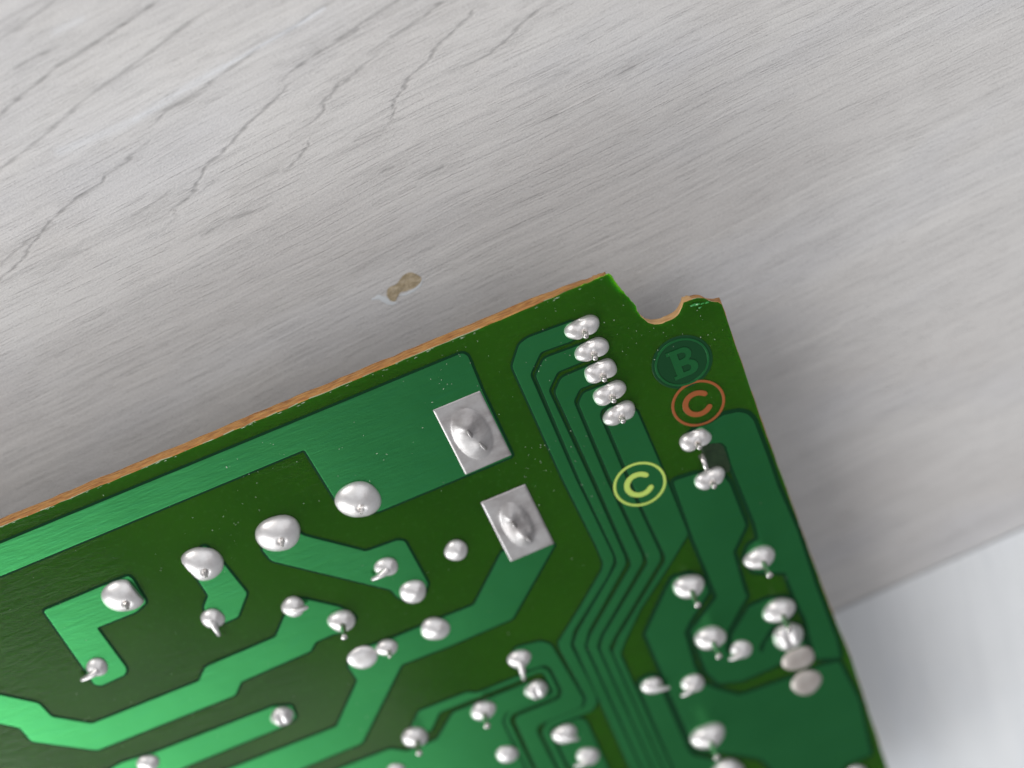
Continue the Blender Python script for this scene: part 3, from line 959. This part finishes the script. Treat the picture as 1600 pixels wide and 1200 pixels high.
CLIPS = {2: (-.97, -.22, .62), 3: (1.0, .08, .72)}
for ji, ((x, y), wd, kind, d) in enumerate(JOINTS):
    rx = ry = wd / 2
    H = wd * .30
    if kind == 'oval':
        rx, ry, H = 1.54, 1.0, .76
    elif kind == 'cone':
        H = wd * .25
    elif kind == 'pin':
        H = wd * .36
        ry *= .94
    elif kind == 'flat':
        H = wd * .26
    elif kind == 'bent':
        H = wd * .33
    elif kind == 'split':
        H = wd * .36
    right_big = wd > 2.6 and ji >= 24
    if right_big and kind in ('pin', 'split', 'flat', 'dome'):
        rx *= .98
        ry *= .92
    me = joint_mesh('solder_joint', rx, ry, H, kind, 100 + ji, CLIPS.get(ji))
    jo = at_joint('solder_joint', me, x, y, TZ - .03, board, M_dull if kind == 'flat' and ji > 20 else M_solder)
    if kind == 'oval':
        jo.rotation_euler = (0, 0, math.radians(2 + (ji % 3)))
    L = None
    if kind == 'cone':
        # flat blade of a component lug just breaking the surface
        ang = math.radians(62 + ji * 9)
        c, s = math.cos(ang), math.sin(ang)
        hw, hl = .16, .42
        x0, y0 = .12, -.42
        vv = []
        for z_, k1 in ((H * .4, 1), (H * 1.12, .86), (H * 1.2, .6)):
            for a, b in ((-hl, -hw), (hl, -hw), (hl, hw), (-hl, hw)):
                a *= k1
                b *= k1
                vv.append((x0 + a * c - b * s, y0 + a * s + b * c, z_ + (.12 if a < 0 else -.05)))
        ff = [(0 + i, (i + 1) % 4, 4 + (i + 1) % 4, 4 + i) for i in range(4)] + [(4 + i, 4 + (i + 1) % 4, 8 + (i + 1) % 4, 8 + i) for i in range(4)] + [(8, 9, 10, 11)]
        L = (vv, ff)
    elif kind == 'bent' and d:
        dx, dy = d
        ln = math.hypot(dx, dy)
        k = max(.85, ln / 1.0)
        dx, dy = dx / ln, dy / ln
        e = max(ln, wd * .52)
        pts = [(0, 0, H * .55), (dx * e * .3, dy * e * .3, H * .86), (dx * e * .65, dy * e * .65, H * .80), (dx * e * .95, dy * e * .95, H * .62), (dx * e, dy * e, H * .6)]
        L = tube(pts, [.42, .36, .25, .19, .10])
    elif kind == 'pin' and d:
        tall = wd * .95 if wd > 2.5 else wd * .66
        pts = [(.1, 0, H * .5), (.12, -.02, H * .95), (.13, -.04, tall * .86), (.14, -.05, tall), (.14, -.05, tall + .06)]
        rr = .27 if wd > 2.5 else .2
        L = tube(pts, [.6, rr * 1.05, rr, rr * 1.25 if wd > 2.5 else rr * .9, rr * .7])
    elif kind == 'oval':
        tall = 1.3
        pts = [(.02, -.22, .2), (.04, -.24, .8), (.05, -.25, tall), (.05, -.25, tall + .05)]
        L = tube(pts, [.5, .3, .25, .14])
    if L:
        lo = link('lead', mesh('lead', L[0], L[1], kind != 'cone'), jo, M_solder if kind == 'bent' else M_wire)

# ------------------------------------------------------------ tinned pads
for pi, pad in enumerate(PADS):
    A, B_, C_, D = [Vector(p) for p in pad]       # top-left, top-right, bottom-right, bottom-left
    nu_, nv_ = 44, 68
    vv, ff = [], []
    lumps = [(.42, .34, .17, .10, .34), (.60, .34, .10, .08, .10), (.56, .62, .14, .10, .16)] if pi == 0 else [(.42, .32, .13, .09, .34), (.52, .66, .10, .11, .28), (.66, .36, .09, .07, .10), (.70, .62, .06, .06, .2)]
    for j in range(nv_ + 1):
        for i in range(nu_ + 1):
            s, t = i / nu_, j / nv_
            p = A.lerp(B_, s).lerp(D.lerp(C_, s), t)
            z = .10
            rr = math.hypot((s - .49) / (.36 if pi == 0 else .30), (t - .50) / (.37 if pi == 0 else .36))
            z += .42 * max(0, 1 - rr ** 2) ** .7
            for (a, b, wa, wb, hh) in lumps:
                z += hh * math.exp(-((s - a) / wa) ** 2 - ((t - b) / wb) ** 2)
            # creases between the lumps
            z -= .05 * math.exp(-((s - .60) / .04) ** 2 - ((t - .42) / .07) ** 2)
            e = min(s * 4.7, (1 - s) * 4.7, t * 7.9, (1 - t) * 7.9)
            z *= 1 - max(0, 1 - e / .22) ** 2 * .6
            if i in (0, nu_) or j in (0, nv_):
                z = -.02
            vv.append((p.x, p.y, TZ + z - .02))
    for j in range(nv_):
        for i in range(nu_):
            a = j * (nu_ + 1) + i
            ff.append((a, a + nu_ + 1, a + nu_ + 2, a + 1))
    po = link('solder_pad', mesh('solder_pad', vv, ff, True), board, M_pad)
    po['label'] = ('upper' if pi == 0 else 'lower') + ' rectangular tinned pad'
    for (s, t, ang, ln, hh) in ([(.46, .43, 98, .44, .84), (.58, .67, 106, .50, .72)] if pi == 0 else [(.44, .43, 100, .38, .80), (.58, .72, 108, .44, .74)]):
        p = A.lerp(B_, s).lerp(D.lerp(C_, s), t)
        a = math.radians(ang)
        c, s_ = math.cos(a), math.sin(a)
        vv = []
        for k1, z_ in ((1.7, .1), (1.15, hh + .02), (.75, hh + .14)):
            for k in range(12):
                th = 2 * math.pi * k / 12
                u_, v_ = ln * k1 * math.cos(th), .13 * k1 * math.sin(th)
                vv.append((p.x + u_ * c - v_ * s_, p.y + u_ * s_ + v_ * c, TZ + z_ - (.12 * math.cos(th) * 0)))
        ff = []
        for l_ in (0, 12):
            for k in range(12):
                ff.append((l_ + k, l_ + (k + 1) % 12, l_ + 12 + (k + 1) % 12, l_ + 12 + k))
        ff.append(tuple(24 + k for k in range(12)))
        link('lug', mesh('lug', vv, ff, True), po, M_pad)

# burnt flux between the two joints by the corner, with the end of a cut lead in it
fx = [(x + rnd.uniform(-.05, .05), y + rnd.uniform(-.05, .05)) for x, y in round_corners(ccw(FLUX), .5, 5)]
ox = offset(fx, .16)
vv = [(x, y, TOP + .05) for x, y in fx] + [(x, y, TOP + .012) for x, y in ox]
k_ = len(fx)
ff = fix_tri(tess(fx), fx) + [(i, k_ + i, k_ + (i + 1) % k_, (i + 1) % k_) for i in range(k_)]
link('flux_residue', mesh('flux_residue', vv, ff, False), board, M_flux)
(ax, ay), (qx, qy) = CUT_LEAD
vv, ff = tube([(ax, ay, TOP), (ax, ay, TOP + .5), ((ax + qx) / 2, (ay + qy) / 2, TOP + .75), (qx, qy, TOP + .8)], [.35, .3, .26, .2])
link('cut_lead', mesh('cut_lead', vv, ff, True), board, M_wire)
# chipped mask beside the notch
for (x, y) in ((-2.0, 1.0), (-1.6, .9), (-2.4, 1.1), (-1.2, .8), (-1.9, .6)):
    s_ = rnd.uniform(.12, .26)
    vv, ff = [(x, y, TOP + .12)], []
    for k in range(7):
        t = 2 * math.pi * k / 7
        q = s_ * rnd.uniform(.6, 1.2)
        vv.append((x + q * math.cos(t) * 1.5, y + q * math.sin(t) * .7, TOP + .003))
        ff.append((0, 1 + k, 1 + (k + 1) % 7))
    link('mask_chip', mesh('mask_chip', vv, ff), board, M_shard)

# ------------------------------------------------------------ bodies on the far side that carry the board
for (x, y, r_) in ((-52, -26, 6.0), (-24, -34, 5.0), (-14, -62, 5.0), (-84, -60, 7.0)):
    vv, ff = [], []
    prof = [(0, 0), (r_ - .6, 0), (r_, .5), (r_, TOP - THK - 1.2), (r_ - .4, TOP - THK - .8), (r_ - .4, TOP - THK + .02)]
    n_ = 32
    for pr, pz in prof[1:]:
        for k in range(n_):
            t = 2 * math.pi * k / n_
            vv.append((x + pr * math.cos(t), y + pr * math.sin(t), pz + .02))
    for l_ in range(len(prof) - 2):
        for k in range(n_):
            ff.append((l_ * n_ + k, l_ * n_ + (k + 1) % n_, (l_ + 1) * n_ + (k + 1) % n_, (l_ + 1) * n_ + k))
    ff.append(tuple(range(n_))[::-1])
    link('capacitor', mesh('capacitor', vv, ff, True), board, M_can)

# ------------------------------------------------------------ dust and fibres on the board


def inside(p, poly):
    c = False
    for i in range(len(poly)):
        a, b = poly[i - 1], poly[i]
        if (a[1] > p[1]) != (b[1] > p[1]) and p[0] < (b[0] - a[0]) * (p[1] - a[1]) / (b[1] - a[1]) + a[0]:
            c = not c
    return c


vv, ff = [], []
cl = [(-9, 1), (-14, 3), (-3, -1), (-24, 4), (-20, -12), (-45, 3), (-50, -3), (-12, -2), (-22, -8), (-35, -1)]
for _ in range(300):
    if rnd.random() < .65:
        c0 = rnd.choice(cl)
        x, y = rnd.gauss(c0[0], 3), rnd.gauss(c0[1], 2)
    else:
        x, y = rnd.uniform(-80, 0), rnd.uniform(-35, 7)
    if not inside((x, y), out1):
        continue
    s = rnd.uniform(.010, .036) * (1.7 if rnd.random() < .06 else 1)
    l = s * rnd.uniform(1, 3)
    a = rnd.uniform(0, 6.28)
    c, q = math.cos(a), math.sin(a)
    b = len(vv)
    for u_, v_ in ((-l, 0), (0, -s), (l, 0), (0, s)):
        vv.append((x + u_ * c - v_ * q, y + u_ * q + v_ * c, TZ + .006))
    vv.append((x, y, TZ + .006 + s))
    ff += [(b, b + 1, b + 4), (b + 1, b + 2, b + 4), (b + 2, b + 3, b + 4), (b + 3, b, b + 4)]
# whitish frayed flakes along the cut edge
for _ in range(60):
    x = rnd.uniform(-75, -9)
    s = rnd.uniform(.02, .06)
    l = s * rnd.uniform(1.5, 6)
    b = len(vv)
    y = 7.2 + rnd.uniform(-.16, .04)
    for u_, v_ in ((-l, 0), (0, -s * .5), (l, 0), (0, s * .5)):
        vv.append((x + u_, y + v_, TOP + .01 + rnd.uniform(0, .02)))
    ff.append((b, b + 1, b + 2, b + 3))
du = link('dust_specks', mesh('dust_specks', vv, ff), board, M_dust)
du['kind'] = 'stuff'
du['label'] = 'pale dust specks and frayed flakes on the board'
